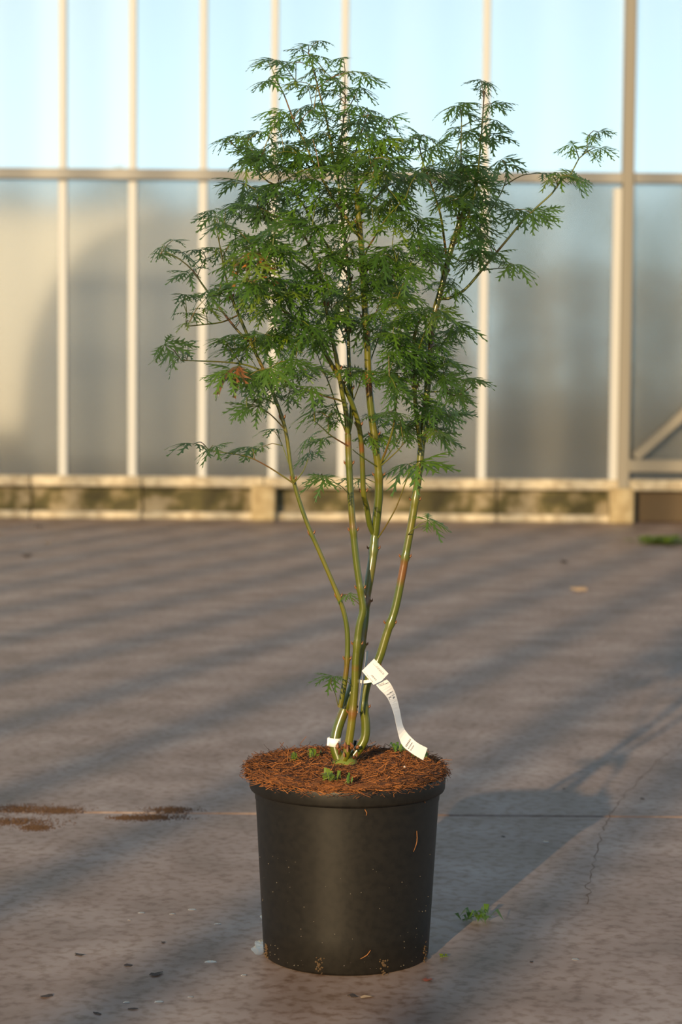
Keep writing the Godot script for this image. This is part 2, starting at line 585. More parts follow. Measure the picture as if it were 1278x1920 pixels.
func shrub(p: Vector3, h: float, r: float, sd: int, called := "far_tree") -> void:
	var far := true
	var nth := ["first", "second", "third", "fourth", "fifth", "sixth", "seventh", "eighth", "ninth"]
	var label: String = "%s from the left of the hazy trees on the skyline outside" % nth[sd - 20]
	var t := thing(called, p, label, "tree", "trees on the skyline")
	var g := RandomNumberGenerator.new()
	g.seed = 500 + sd
	var n := FastNoiseLite.new()
	n.seed = sd
	n.frequency = 1.2
	var st := begin()
	st.set_smooth_group(-1)
	for k in (1400 if far else 2600):
		var a := g.randf() * TAU
		var y := pow(g.randf(), 0.8)
		var lim := r * (0.55 + 0.5 * sin(PI * clampf(y * 0.85 + 0.15, 0, 1))) * (1.0 + 0.35 * n.get_noise_3d(cos(a), y * 3.0, sin(a)))
		if y > 0.85: lim *= (1.0 - y) / 0.15 * 0.8 + 0.2
		var rr := lim * sqrt(0.45 + 0.55 * g.randf())
		var c := Vector3(cos(a) * rr, 0.1 + y * (h - 0.1), sin(a) * rr)
		var s := (0.30 if far else 0.11) * (0.6 + g.randf())
		var d := Vector3(g.randfn(), g.randfn(), g.randfn()).normalized()
		var e := d.cross(Vector3(g.randfn(), g.randfn(), g.randfn())).normalized()
		for v in [c - d * s * 0.5 - e * s * 0.3, c + d * s * 0.7, c - d * s * 0.5 + e * s * 0.3]:
			st.add_vertex(v)
	var fm := mat(Color(0.045, 0.075, 0.03), 0.8)
	var fo := finish(st, "foliage", fm, t)
	fo.set_meta("kind", "stuff")
	var tr := begin()
	tube(tr, [Vector4(0, 0, 0, r * 0.08), Vector4(0.03, h * 0.4, 0, r * 0.06), Vector4(0, h * 0.8, 0.02, r * 0.03)], 7, func(_i, _p): return Color(1, 1, 1))
	finish(tr, "trunk", mat(Color(0.08, 0.06, 0.04), 0.9), t)

# ------------------------------------------------------------------ pot and coir mat
func build_pot() -> void:
	var p := thing("plant_pot", Vector3.ZERO, "large round black plastic nursery pot holding the maple", "pot")
	var st := begin()
	lathe(st, [Vector2(0.0, 0.003), Vector2(0.135, 0.003), Vector2(0.150, 0.0), Vector2(0.1545, 0.002), Vector2(0.1570, 0.006), Vector2(0.1605, 0.07), Vector2(0.1655, 0.16), Vector2(0.1705, 0.25), Vector2(0.1745, 0.318)], 96)
	finish(st, "wall", M.pot, p)
	st = begin()
	lathe(st, [Vector2(0.1735, 0.3165), Vector2(0.1800, 0.3165), Vector2(0.1835, 0.3185), Vector2(0.1850, 0.322), Vector2(0.1858, 0.338), Vector2(0.1858, 0.345), Vector2(0.1845, 0.3495), Vector2(0.1815, 0.3505), Vector2(0.1785, 0.349), Vector2(0.1770, 0.345), Vector2(0.1745, 0.30)], 96)
	finish(st, "rim", M.pot, p)
	st = begin()
	lathe(st, [Vector2(0.0, 0.335), Vector2(0.1755, 0.335)], 48)
	finish(st, "soil", M.dirt, p)
	# shallow drainage notches with soil and grit at the foot
	for a in [deg_to_rad(64), deg_to_rad(108), deg_to_rad(160), deg_to_rad(20), deg_to_rad(-60), deg_to_rad(-120)]:
		var c := Vector3(cos(a) * 0.1575, 0.018, sin(a) * 0.1575)
		var hole := begin()
		for k in 26:
			var d := Vector3(-sin(a), 0, cos(a)) * rng.randfn() * 0.005 + Vector3(0, rng.randfn() * 0.008, 0)
			grain(hole, c + d + Vector3(cos(a), 0, sin(a)) * 0.0012, 0.0012 + 0.0016 * rng.randf())
		finish(hole, "drain_hole_grit", mat(Color(0.085, 0.05, 0.022), 0.9), p)
	# splashed specks
	var sp := begin()
	for k in 90:
		var a := rng.randf_range(0.15, PI - 0.15)
		var y := pow(rng.randf(), 1.7) * 0.2 + 0.01
		var r := 0.1572 + (0.1745 - 0.157) * y / 0.318
		grain(sp, Vector3(cos(a) * r, y, sin(a) * r), 0.0004 + 0.0009 * rng.randf())
	finish(sp, "dirt_speck", mat(Color(0.13, 0.11, 0.085), 0.9), p).set_meta("kind", "stuff")
	# loose coir fibres stuck to the pot
	for f in [[683, 1517, 686, 1530], [781, 1558, 775, 1597], [694, 1782, 675, 1798], [786, 1490, 797, 1507], [592, 1485, 590, 1496], [768, 1480, 772, 1496]]:
		var a3 := _on_pot(f[0], f[1])
		var b3 := _on_pot(f[2], f[3])
		var fs := begin()
		var mid := (a3 + b3) / 2 + Vector3(0.003, 0, 0.003)
		tube(fs, smooth_path([Vector4(a3.x, a3.y, a3.z, 0.0006), Vector4(mid.x, mid.y, mid.z, 0.0008), Vector4(b3.x, b3.y, b3.z, 0.0004)], 0.005), 5, func(_i, _p): return Color(1, 1, 1))
		finish(fs, "stray_fibre", mat(Color(0.28, 0.11, 0.03), 0.8), p)

	# coir mulch mat
	var c := thing("coir_mat", Vector3(-0.003, 0.349, 0), "round reddish-brown coir fibre mat covering the top of the black pot", "mulch mat")
	var n := FastNoiseLite.new()
	n.seed = 77
	n.frequency = 9.0
	var disc := begin()
	disc.set_smooth_group(0)
	var seg := 120
	var radii := [0.0, 0.03, 0.06, 0.09, 0.12, 0.145, 0.165, 0.178, 0.184, 0.1865, 0.185, 0.178]
	var hts := [0.019, 0.019, 0.018, 0.017, 0.016, 0.0155, 0.015, 0.014, 0.012, 0.007, 0.002, 0.0]
	var rows := []
	for i in radii.size():
		var row := []
		for k in seg:
			var a := TAU * k / seg
			var r: float = radii[i] * (1.0 + (0.018 * n.get_noise_2d(cos(a) * 0.5, sin(a) * 0.5) if i > 6 else 0.0))
			var h: float = hts[i] + 0.0045 * n.get_noise_2d(cos(a) * r * 3.0, sin(a) * r * 3.0) * (1.0 if i < 9 else 0.3)
			row.append([Vector3(cos(a) * r, h, sin(a) * r), mat_tint(n, cos(a) * r, sin(a) * r)])
		rows.append(row)
	for i in radii.size() - 1:
		for k in seg:
			var k2 := (k + 1) % seg
			var q := [rows[i][k], rows[i][k2], rows[i + 1][k2], rows[i + 1][k]]
			for j in [0, 1, 2, 0, 2, 3]:
				disc.set_color(q[j][1])
				disc.add_vertex(q[j][0])
	finish(disc, "felt", M.coir, c)
	var fib := begin()
	fib.set_smooth_group(-1)
	for k in 9000:
		var edge := k > 5600
		var a := rng.randf() * TAU
		var r := (rng.randf_range(0.172, 0.1885) if edge else sqrt(rng.randf()) * 0.18)
		var y := (rng.randf_range(-0.002, 0.0155) if edge else 0.0165 - 0.9 * r * r * 0.1 + rng.randf() * 0.004)
		var p0 := Vector3(cos(a) * r, y, sin(a) * r)
		var dir := Vector3(rng.randfn(), rng.randfn() * 0.16, rng.randfn()).normalized()
		if edge:
			var tang := Vector3(-sin(a), 0, cos(a)) * (1 if rng.randf() < 0.5 else -1)
			dir = (tang + Vector3(cos(a), 0, sin(a)) * rng.randf_range(-0.1, 0.55) + Vector3(0, rng.randf_range(-0.6, 0.25), 0)).normalized()
		var ln := rng.randf_range(0.010, 0.032)
		var bend := Vector3(rng.randfn(), rng.randfn() * 0.3 - 0.2, rng.randfn()) * ln * 0.18
		var col := Color(0.14, 0.048, 0.015).lerp(Color(0.38, 0.14, 0.035), pow(rng.randf(), 2.2))
		if rng.randf() < 0.25: col = Color(0.045, 0.019, 0.010)
		fibre(fib, p0, p0 + dir * ln * 0.5 + bend, p0 + dir * ln, rng.randf_range(0.0003, 0.0007), col)
	finish(fib, "fibres", M.coir, c).set_meta("kind", "stuff")

func mat_tint(n: FastNoiseLite, x: float, z: float) -> Color:
	var v := n.get_noise_2d(x * 5.0 + 3, z * 5.0) * 0.5 + 0.5
	return Color(0.055, 0.022, 0.010).lerp(Color(0.15, 0.055, 0.02), v)

func _on_pot(x: float, y: float) -> Vector3:
	# point of the pot's front wall shown at a pixel
	var d := cam.transform.basis * Vector3((x - W / 2) / FOCAL, -(y - H / 2) / FOCAL, -1.0)
	var p := CAM_POS + d * 3.5
	for i in 200:
		p += d * 0.002
		if Vector2(p.x, p.z).length() < 0.1585 + 0.0165 * clampf(p.y / 0.318, 0, 1): break
	return p

func grain(st: SurfaceTool, c: Vector3, s: float) -> void:
	var v := [Vector3(s, 0, 0), Vector3(-s, 0, 0), Vector3(0, s, 0), Vector3(0, -s, 0), Vector3(0, 0, s), Vector3(0, 0, -s)]
	st.set_smooth_group(-1)
	for f in [[0, 2, 4], [2, 1, 4], [1, 3, 4], [3, 0, 4], [2, 0, 5], [1, 2, 5], [3, 1, 5], [0, 3, 5]]:
		tri_out(st, c + v[f[0]], c + v[f[1]], c + v[f[2]], c)

func fibre(st: SurfaceTool, a: Vector3, b: Vector3, c: Vector3, r: float, col: Color) -> void:
	st.set_color(col)
	var pts := [a, b, c]
	var rings := []
	for i in 3:
		var t: Vector3 = (pts[min(i + 1, 2)] - pts[max(i - 1, 0)]).normalized()
		var s := t.cross(Vector3(0.2, 0.9, 0.35)).normalized()
		var u := t.cross(s)
		rings.append([pts[i] + s * r, pts[i] + (u * 0.87 - s * 0.5) * r, pts[i] + (-u * 0.87 - s * 0.5) * r])
	for i in 2:
		for k in 3:
			var k2 := (k + 1) % 3
			for v in [rings[i][k], rings[i + 1][k], rings[i + 1][k2], rings[i][k], rings[i + 1][k2], rings[i][k2]]:
				st.add_vertex(v)

# ------------------------------------------------------------------ the maple
const OLIVE := Color(0.125, 0.112, 0.009)
const GREEN := Color(0.075, 0.092, 0.010)
const RUST := Color(0.16, 0.055, 0.014)

var bark_noise := FastNoiseLite.new()
var skeleton := []      # [Vector3, twig index, radius]
var twig_st := []       # SurfaceTools of the twigs

func bark(_i: int, p: Vector3) -> Color:
	var n := bark_noise.get_noise_3d(p.x * 2.0, p.y, p.z * 2.0)
	var c := OLIVE.lerp(GREEN, clampf(0.65 + n * 1.4, 0, 1))
	var m := bark_noise.get_noise_3d(p.x + 40, p.y * 1.6, p.z)
	return c.lerp(RUST, clampf((m - 0.16) * 3.0, 0.0, 0.85))

func stem_pts(a: Array, z0: float, z1: float, r0: float, r1: float) -> Array:
	# pixels -> Vector4 path leaning from depth z0 to z1 and tapering from r0 to r1
	var out := []
	var n := a.size()
	for i in n:
		var t := float(i) / (n - 1)
		var p := at(a[i][0], a[i][1], lerpf(z0, z1, t))
		out.append(Vector4(p.x, p.y, p.z, lerpf(r0, r1, t)))
	return out

func build_tree() -> void:
	bark_noise.seed = 12
	bark_noise.frequency = 9.0
	var tree := thing("maple_tree", Vector3(0, 0.36, 0), "young multi-stemmed green Japanese maple with finely cut leaves growing in the pot", "tree")
	tree.position = Vector3.ZERO
	# main stems: pixels of the centre line, depth at foot and tip, radius at foot and tip
	var stems := [
		# left thick foot that runs behind the middle stem and forks at (701, 1003)
		[[[636, 1425], [628, 1400], [631, 1372], [641, 1342], [657, 1300], [668, 1262], [676, 1210], [682, 1165], [686, 1120], [693, 1080], [699, 1040], [702, 1003]], 0.02, -0.03, 0.0105, 0.0082],
		[[[702, 1003], [707, 960], [710, 925], [709, 876], [704, 838], [697, 782], [691, 719], [688, 641], [683, 563], [681, 519], [679, 490], [676, 446], [672, 407], [668, 362]], -0.03, 0.02, 0.0086, 0.0052],
		[[[702, 1003], [693, 985], [687, 950], [681, 922], [678, 844], [672, 797], [660, 757], [641, 719], [625, 690], [606, 655], [588, 625], [557, 604], [528, 578]], -0.03, 0.10, 0.0056, 0.0034],
		# middle stem
		[[[644, 1425], [652, 1400], [660, 1345], [665, 1285], [667, 1235], [673, 1175], [680, 1143], [676, 1110], [667, 1045], [659, 960], [654, 870], [652, 813]], 0.03, 0.04, 0.0082, 0.0060],
		[[[652, 813], [648, 770], [641, 735], [631, 675], [620, 625], [612, 580], [606, 530]], 0.04, 0.08, 0.0052, 0.0028],
		[[[652, 813], [657, 790], [659, 750], [656, 719], [653, 656], [652, 594], [655, 519]], 0.04, -0.02, 0.0046, 0.0034],
		# right stem
		[[[655, 1425], [668, 1410], [683, 1385], [685, 1355], [681, 1317], [690, 1275], [710, 1235], [725, 1187], [740, 1142], [752, 1085], [762, 1030], [771, 982], [779, 930], [785, 885], [789, 844], [794, 804], [800, 735], [805, 682], [808, 625], [816, 580], [822, 559], [832, 519], [838, 493], [848, 457], [858, 428], [867, 403], [875, 389]], 0.01, -0.02, 0.0092, 0.0050],
		[[[789, 844], [784, 808], [779, 765], [777, 726], [776, 677], [775, 640], [783, 604]], 0.0, 0.05, 0.0045, 0.003],
		# thin left stem
		[[[637, 1326], [644, 1290], [650, 1245], [651, 1190], [645, 1150], [630, 1108], [598, 1033], [577, 985], [558, 930], [546, 880], [534, 802], [511, 735], [495, 696], [471, 645], [445, 585], [428, 545]], 0.03, 0.06, 0.0054, 0.0026],
	]
	for s in stems:
		var path := smooth_path(stem_pts(s[0], s[1], s[2], s[3], s[4]), 0.008)
		# slight swelling at the nodes
		var st := begin()
		var acc := 0.0
		var next_node := 0.07 + 0.05 * rng.randf()
		var nodes := []
		for i in path.size():
			if i > 0: acc += (Vector3(path[i].x, path[i].y, path[i].z) - Vector3(path[i - 1].x, path[i - 1].y, path[i - 1].z)).length()
			if acc > next_node:
				acc = 0.0
				next_node = 0.075 + 0.05 * rng.randf()
				nodes.append(i)
				path[i].w *= 1.22
		tube(st, path, 12, bark)
		var sm := finish(st, "stem", M.stem, tree)
		for i in nodes:
			# bud scars in pairs
			var p := Vector3(path[i].x, path[i].y, path[i].z)
			for sd in [-1, 1]:
				var q := p + Vector3(sd * path[i].w * 1.15, 0.003, 0.002)
				var bs := begin()
				tube(bs, [Vector4(p.x + sd * path[i].w * 0.5, p.y - 0.002, p.z, 0.0025), Vector4(q.x, q.y, q.z, 0.0018), Vector4(q.x + sd * 0.001, q.y + 0.004, q.z, 0.0004)], 6, func(_i, _p): return RUST)
				finish(bs, "bud", M.twig, sm)
		var ti := twig_st.size()
		twig_st.append(null)
		for q in path:
			if q.y > 0.83 or s == stems[8]:
				skeleton.append([Vector3(q.x, q.y, q.z), ti, q.w])
	# rusty flakes of old bark at the foot
	for k in 16:
		var p := at(rng.randf_range(627, 672), rng.randf_range(1400, 1426), rng.randf_range(0.032, 0.05))
		var ln := rng.randf_range(0.006, 0.016)
		var d := Vector3(rng.randfn() * 0.5, 1.0, rng.randfn() * 0.4).normalized() * ln
		var fc := Color(0.20, 0.07, 0.02).lerp(Color(0.05, 0.02, 0.01), rng.randf())
		var st := begin()
		tube(st, [Vector4(p.x, p.y, p.z, 0.0015), Vector4(p.x + d.x * 0.5, p.y + d.y * 0.5, p.z + d.z * 0.5, rng.randf_range(0.002, 0.0042)), Vector4(p.x + d.x, p.y + d.y, p.z + d.z, 0.0006)], 6, func(_i, _p): return fc)
		finish(st, "bark_flake", M.twig, tree)
	# cut black peg
	var pg := at(666, 1388, 0.0)
	var pst := begin()
	tube(pst, [Vector4(pg.x - 0.006, pg.y - 0.03, pg.z, 0.0035), Vector4(pg.x, pg.y, pg.z, 0.003)], 8, func(_i, _p): return Color(0.015, 0.015, 0.014))
	finish(pst, "stub", M.twig, tree)
	# root collar, greenish
	var collar := begin()
	lathe(collar, [Vector2(0.027, -0.012), Vector2(0.024, 0.003), Vector2(0.019, 0.012), Vector2(0.010, 0.017), Vector2(0.0, 0.018)], 20)
	finish(collar, "root_collar", M.moss, tree, at(646, 1432, 0.015))

	# twigs: pixels, depth at foot and tip, radius at foot and tip
	var twigs := [
		[[[551, 907], [520, 886], [490, 868], [463, 856], [423, 849], [392, 845]], 0.055, 0.10, 0.0016, 0.0009],
		[[[552, 905], [568, 884], [577, 862]], 0.055, 0.02, 0.0012, 0.0008],
		[[[549, 897], [538, 860], [525, 825], [512, 806]], 0.055, 0.0, 0.0010, 0.0006],
		[[[532, 803], [508, 778], [482, 762], [465, 762]], 0.055, 0.13, 0.0014, 0.0008],
		[[[496, 697], [460, 684], [422, 679], [380, 677], [340, 676]], 0.055, 0.10, 0.0020, 0.0009],
		[[[452, 684], [441, 668], [430, 652]], 0.07, 0.09, 0.0012, 0.0008],
		[[[466, 640], [448, 623], [426, 596], [401, 563], [377, 530], [362, 508], [338, 487], [309, 471]], 0.055, -0.02, 0.0026, 0.0010],
		[[[432, 555], [424, 522], [418, 494], [414, 471], [408, 441]], 0.06, 0.14, 0.0018, 0.0010],
		[[[444, 592], [416, 604], [377, 609], [348, 612]], 0.055, 0.14, 0.0016, 0.0009],
		[[[650, 757], [635, 750], [600, 740], [560, 725], [528, 712]], 0.045, 0.14, 0.0022, 0.0010],
		[[[652, 836], [622, 818], [604, 802], [590, 790]], 0.045, 0.14, 0.0016, 0.0008],
		[[[650, 815], [634, 772], [616, 718], [604, 690], [592, 655]], 0.045, -0.12, 0.0018, 0.0009],
		[[[713, 870], [727, 835], [738, 795], [743, 750], [748, 705]], -0.015, 0.10, 0.0024, 0.0011],
		[[[713, 872], [738, 838], [757, 806], [775, 790]], -0.015, -0.12, 0.0016, 0.0009],
		[[[714, 873], [745, 845], [765, 820]], -0.015, 0.05, 0.0014, 0.0008],
		[[[708, 876], [690, 864], [672, 852], [660, 842]], -0.015, 0.09, 0.0015, 0.0008],
		[[[706, 1012], [722, 988], [742, 952], [760, 905], [768, 886]], -0.03, 0.08, 0.0016, 0.0009],
		[[[764, 1004], [775, 992], [800, 983]], -0.0, 0.09, 0.0010, 0.0007],
		[[[656, 930], [640, 912], [618, 902], [606, 900]], 0.04, 0.11, 0.0009, 0.0006],
		[[[822, 560], [840, 560], [870, 544], [900, 510], [925, 480], [950, 450], [975, 420], [1000, 394], [1035, 362], [1052, 338], [1070, 326], [1085, 297], [1106, 281]], -0.01, 0.06, 0.0030, 0.0010],
		[[[903, 507], [925, 504], [948, 502]], 0.0, 0.07, 0.0013, 0.0008],
		[[[838, 492], [832, 445], [826, 405], [816, 370], [805, 338], [795, 312], [787, 280], [785, 262]], -0.01, 0.12, 0.0026, 0.0010],
		[[[850, 450], [858, 415], [862, 380], [863, 330], [864, 280], [865, 215]], -0.01, -0.06, 0.0026, 0.0010],
		[[[858, 440], [880, 400], [893, 350], [898, 300], [901, 265], [905, 215], [907, 170]], -0.01, 0.03, 0.0026, 0.0010],
		[[[848, 460], [870, 445], [895, 430], [915, 400], [940, 360], [950, 330]], -0.01, -0.14, 0.0020, 0.0010],
		[[[836, 500], [805, 490], [790, 470], [780, 452]], -0.01, 0.12, 0.0016, 0.0009],
		[[[842, 480], [868, 490], [895, 482]], -0.01, 0.13, 0.0016, 0.0009],
		[[[822, 556], [842, 540], [852, 525]], -0.01, -0.1, 0.0014, 0.0009],
		[[[676, 446], [660, 428], [648, 407], [627, 378], [611, 349], [601, 331], [585, 300], [571, 267], [550, 224], [532, 177], [518, 150]], 0.01, 0.05, 0.0034, 0.0010],
		[[[655, 519], [648, 460], [640, 400], [634, 340], [634, 300], [640, 255], [645, 215], [648, 180]], -0.02, -0.05, 0.0032, 0.0010],
		[[[636, 345], [626, 300], [617, 250], [609, 212], [599, 177], [590, 140], [578, 98]], -0.045, 0.03, 0.0022, 0.0010],
		[[[645, 220], [660, 190], [672, 165]], -0.05, 0.04, 0.0012, 0.0008],
		[[[668, 364], [682, 335], [700, 300], [715, 272], [730, 255]], 0.02, 0.10, 0.0024, 0.0010],
		[[[668, 364], [664, 320], [668, 280], [680, 240], [690, 215]], 0.02, -0.10, 0.0024, 0.0010],
		[[[672, 407], [700, 375], [725, 350], [752, 338]], 0.015, -0.10, 0.0022, 0.0010],
		[[[680, 492], [688, 468], [707, 437], [722, 412], [738, 393], [760, 372]], 0.02, 0.12, 0.0020, 0.0010],
		[[[680, 505], [705, 498], [735, 495], [765, 505]], 0.02, 0.12, 0.0018, 0.0009],
		[[[682, 530], [712, 540], [742, 548]], 0.02, -0.08, 0.0016, 0.0009],
		[[[686, 610], [700, 590], [722, 575], [745, 565]], 0.01, 0.14, 0.0018, 0.0009],
		[[[690, 690], [700, 660], [712, 630], [725, 612]], 0.0, -0.1, 0.0016, 0.0009],
		[[[655, 519], [632, 488], [615, 462], [595, 431], [566, 380], [545, 356], [503, 341], [476, 313], [450, 283], [428, 263]], -0.02, 0.08, 0.0026, 0.0010],
		[[[606, 530], [590, 480], [560, 430], [525, 408], [490, 396], [452, 388]], 0.08, -0.10, 0.0024, 0.0010],
		[[[606, 530], [575, 500], [540, 478], [500, 462], [470, 458]], 0.08, 0.18, 0.0022, 0.0010],
		[[[528, 578], [505, 556], [480, 540], [455, 530]], 0.10, 0.18, 0.0022, 0.0010],
		[[[557, 604], [540, 575], [530, 540], [520, 505], [512, 475]], 0.09, 0.02, 0.0022, 0.0010],
		[[[428, 545], [410, 552], [392, 556]], 0.06, 0.16, 0.0014, 0.0009],
		[[[495, 697], [478, 712], [455, 712], [430, 706]], 0.055, 0.16, 0.0016, 0.0009],
		[[[511, 735], [530, 750], [552, 752]], 0.055, -0.06, 0.0014, 0.0009],
		[[[653, 656], [640, 620], [625, 590], [612, 560]], -0.0, -0.14, 0.0016, 0.0009],
		[[[660, 757], [672, 725], [680, 700]], 0.0, 0.08, 0.0012, 0.0008],
		[[[800, 735], [830, 735], [858, 742], [885, 722]], -0.01, 0.10, 0.0016, 0.0009],
		[[[805, 682], [825, 650], [845, 625], [865, 618]], -0.01, -0.08, 0.0018, 0.0009],
		[[[776, 690], [755, 660], [742, 640]], 0.03, 0.14, 0.0016, 0.0009],
		[[[776, 680], [790, 640], [805, 605], [825, 592]], 0.04, 0.15, 0.0018, 0.0009],
		[[[778, 740], [755, 725], [735, 712]], 0.02, 0.12, 0.0016, 0.0009],
		[[[794, 804], [815, 790], [840, 780], [855, 778]], -0.01, -0.1, 0.0016, 0.0009],
		[[[792, 820], [808, 806], [824, 812]], -0.01, 0.09, 0.0014, 0.0008],
		[[[679, 1140], [670, 1130], [660, 1122]], 0.03, 0.05, 0.0007, 0.0005],
		[[[634, 1325], [628, 1300], [620, 1282]], 0.03, 0.08, 0.0008, 0.0006],
		[[[662, 1290], [655, 1282], [648, 1274]], 0.035, 0.06, 0.0007, 0.0005],
	]
	for t in twigs:
		var path := smooth_path(stem_pts(t[0], t[1], t[2], t[3], t[4]), 0.012)
		var st := begin()
		tube(st, path, 7, twig_tint)
		var ti := twig_st.size()
		twig_st.append(st)
		for q in path:
			skeleton.append([Vector3(q.x, q.y, q.z), ti, q.w])

	# leaves: pixel of the leaf's middle, and its size against the usual
	var spots := leaf_spots()
	var variants := []
	for v in 7:
		variants.append(leaf_mesh(900 + v, 1.0))
	var withered := leaf_mesh(990, 3.0)
	var leaves := []
	# nearest first, so that outer leaves hang from inner twigs
	var placed := []
	var more := []
	for s in spots:
		# inside the crown a second leaf hangs behind or before the first
		if (s[0] > 440 and s[0] < 770 and s[1] > 260 and s[1] < 720 or s[0] > 730 and s[0] < 850 and s[1] > 590 and s[1] < 830 or s[0] > 790 and s[0] < 920 and s[1] > 300 and s[1] < 500) and rng.randf() < 0.95:
			more.append([s[0] + rng.randf_range(-14, 14), s[1] + rng.randf_range(-12, 12), s[2]])
		if s[0] > 440 and s[0] < 770 and s[1] > 200 and s[1] < 680 and rng.randf() < 0.55:
			more.append([s[0] + rng.randf_range(-18, 18), s[1] + rng.randf_range(-14, 18), s[2]])
	spots.append_array(more)
	for s in spots:
		var best := 1e9
		var bz := 0.0
		for k in range(0, skeleton.size(), 2):
			var sp: Vector3 = skeleton[k][0]
			var p2 := at(s[0], s[1], sp.z)
			var d := p2.distance_to(sp)
			if d < best:
				best = d
				bz = sp.z
		var spread: float = 0.055 if best < 0.05 else 0.085
		placed.append([best, at(s[0], s[1], bz + clampf(rng.randfn(), -1.9, 1.9) * spread), s])
	placed.sort_custom(func(a, b): return a[0] < b[0])
	var leaf_count := 0
	var centre := Vector3(0.03, 1.0, 0.0)
	for pl in placed:
		var q: Vector3 = pl[1]
		var s: Array = pl[2]
		# where it hangs from
		var best := 1e9
		var bi := 0
		for k in skeleton.size():
			var sp: Vector3 = skeleton[k][0]
			var d := sp.distance_to(q) + 0.5 * maxf(0.0, sp.y - q.y)
			if d < 0.022: d = 0.08 - d
			if d < best:
				best = d
				bi = k
		var p: Vector3 = skeleton[bi][0]
		var out := q - p
		out.y = 0
		var rad := q - centre
		rad.y = 0
		var dir := (out.normalized() * 1.0 + rad.normalized() * 0.5 + Vector3(rng.randfn() * 0.45, 0, rng.randfn() * 0.45)).normalized()
		var size: float = (s[2] if s.size() > 2 else 1.0) * rng.randf_range(0.85, 1.2) * 0.059
		var joint := q - dir * size * 0.25 + Vector3(0, size * 0.16, 0)
		# petiole
		var mid := (p + joint) / 2 + Vector3(0, 0.10 * p.distance_to(joint), 0)
		var r0: float = clampf(0.0007 + 0.006 * p.distance_to(joint), 0.0007, 0.0014)
		var pp := smooth_path([Vector4(p.x, p.y, p.z, r0), Vector4(mid.x, mid.y, mid.z, r0 * 0.8), Vector4(joint.x, joint.y, joint.z, 0.0006)], 0.015)
		var ti: int = skeleton[bi][1]
		for k in range(2, pp.size(), 2):
			skeleton.append([Vector3(pp[k].x, pp[k].y, pp[k].z), ti, 0.0008])
		# leaf
		var tilt := Vector3(rng.randfn() * 0.40 - 0.10, 1.0, rng.randfn() * 0.36 + 0.26).normalized()
		var x := (dir + Vector3(0, rng.randf_range(-0.35, 0.10), 0)).normalized()
		var z := x.cross(tilt).normalized()
		var y := z.cross(x)
		var b := Basis(x * size, y * size, z * size)
		var pick := rng.randf()
		var mi := 0 if pick < 0.36 else 1 if pick < 0.72 else 2 if pick < 0.93 else 3
		if s.size() > 3: mi = s[3]
		var mesh: Mesh = withered if mi >= 4 else variants[rng.randi() % variants.size()]
		leaves.append([joint.z, mesh, mi, Transform3D(b, joint), pp])
	# the 300 nearest to the viewer are parts of their own, those hidden behind them are joined
	leaves.sort_custom(func(a, c): return a[0] > c[0])
	var rest := {}
	var rest_stalks := begin()
	for l in leaves:
		leaf_count += 1
		if leaf_count <= 300:
			mesh_node("leaf", l[1], M.leaf[l[2]], tree, l[3])
			var ps := begin()
			tube(ps, l[4], 5, twig_tint)
			finish(ps, "petiole", M.twig, tree)
		else:
			if not rest.has(l[2]): rest[l[2]] = begin()
			rest[l[2]].append_from(l[1], 0, l[3])
			tube(rest_stalks, l[4], 5, twig_tint, false)
	if leaf_count > 300:
		var am := ArrayMesh.new()
		for k in rest:
			rest[k].set_material(M.leaf[k])
			rest[k].commit(am)
		mesh_node("foliage", am, null, tree).set_meta("kind", "stuff")
		finish(rest_stalks, "leaf_stalks", M.twig, tree).set_meta("kind", "stuff")
	print("leaves ", leaf_count)
	for st in twig_st:
		if st != null:
			finish(st, "twig", M.twig, tree)

func twig_tint(_i: int, p: Vector3) -> Color:
	var m := bark_noise.get_noise_3d(p.x * 1.3 + 9, p.y, p.z)
	return Color(0.12, 0.14, 0.02).lerp(Color(0.14, 0.055, 0.02), clampf(0.25 + m * 1.6, 0, 1))

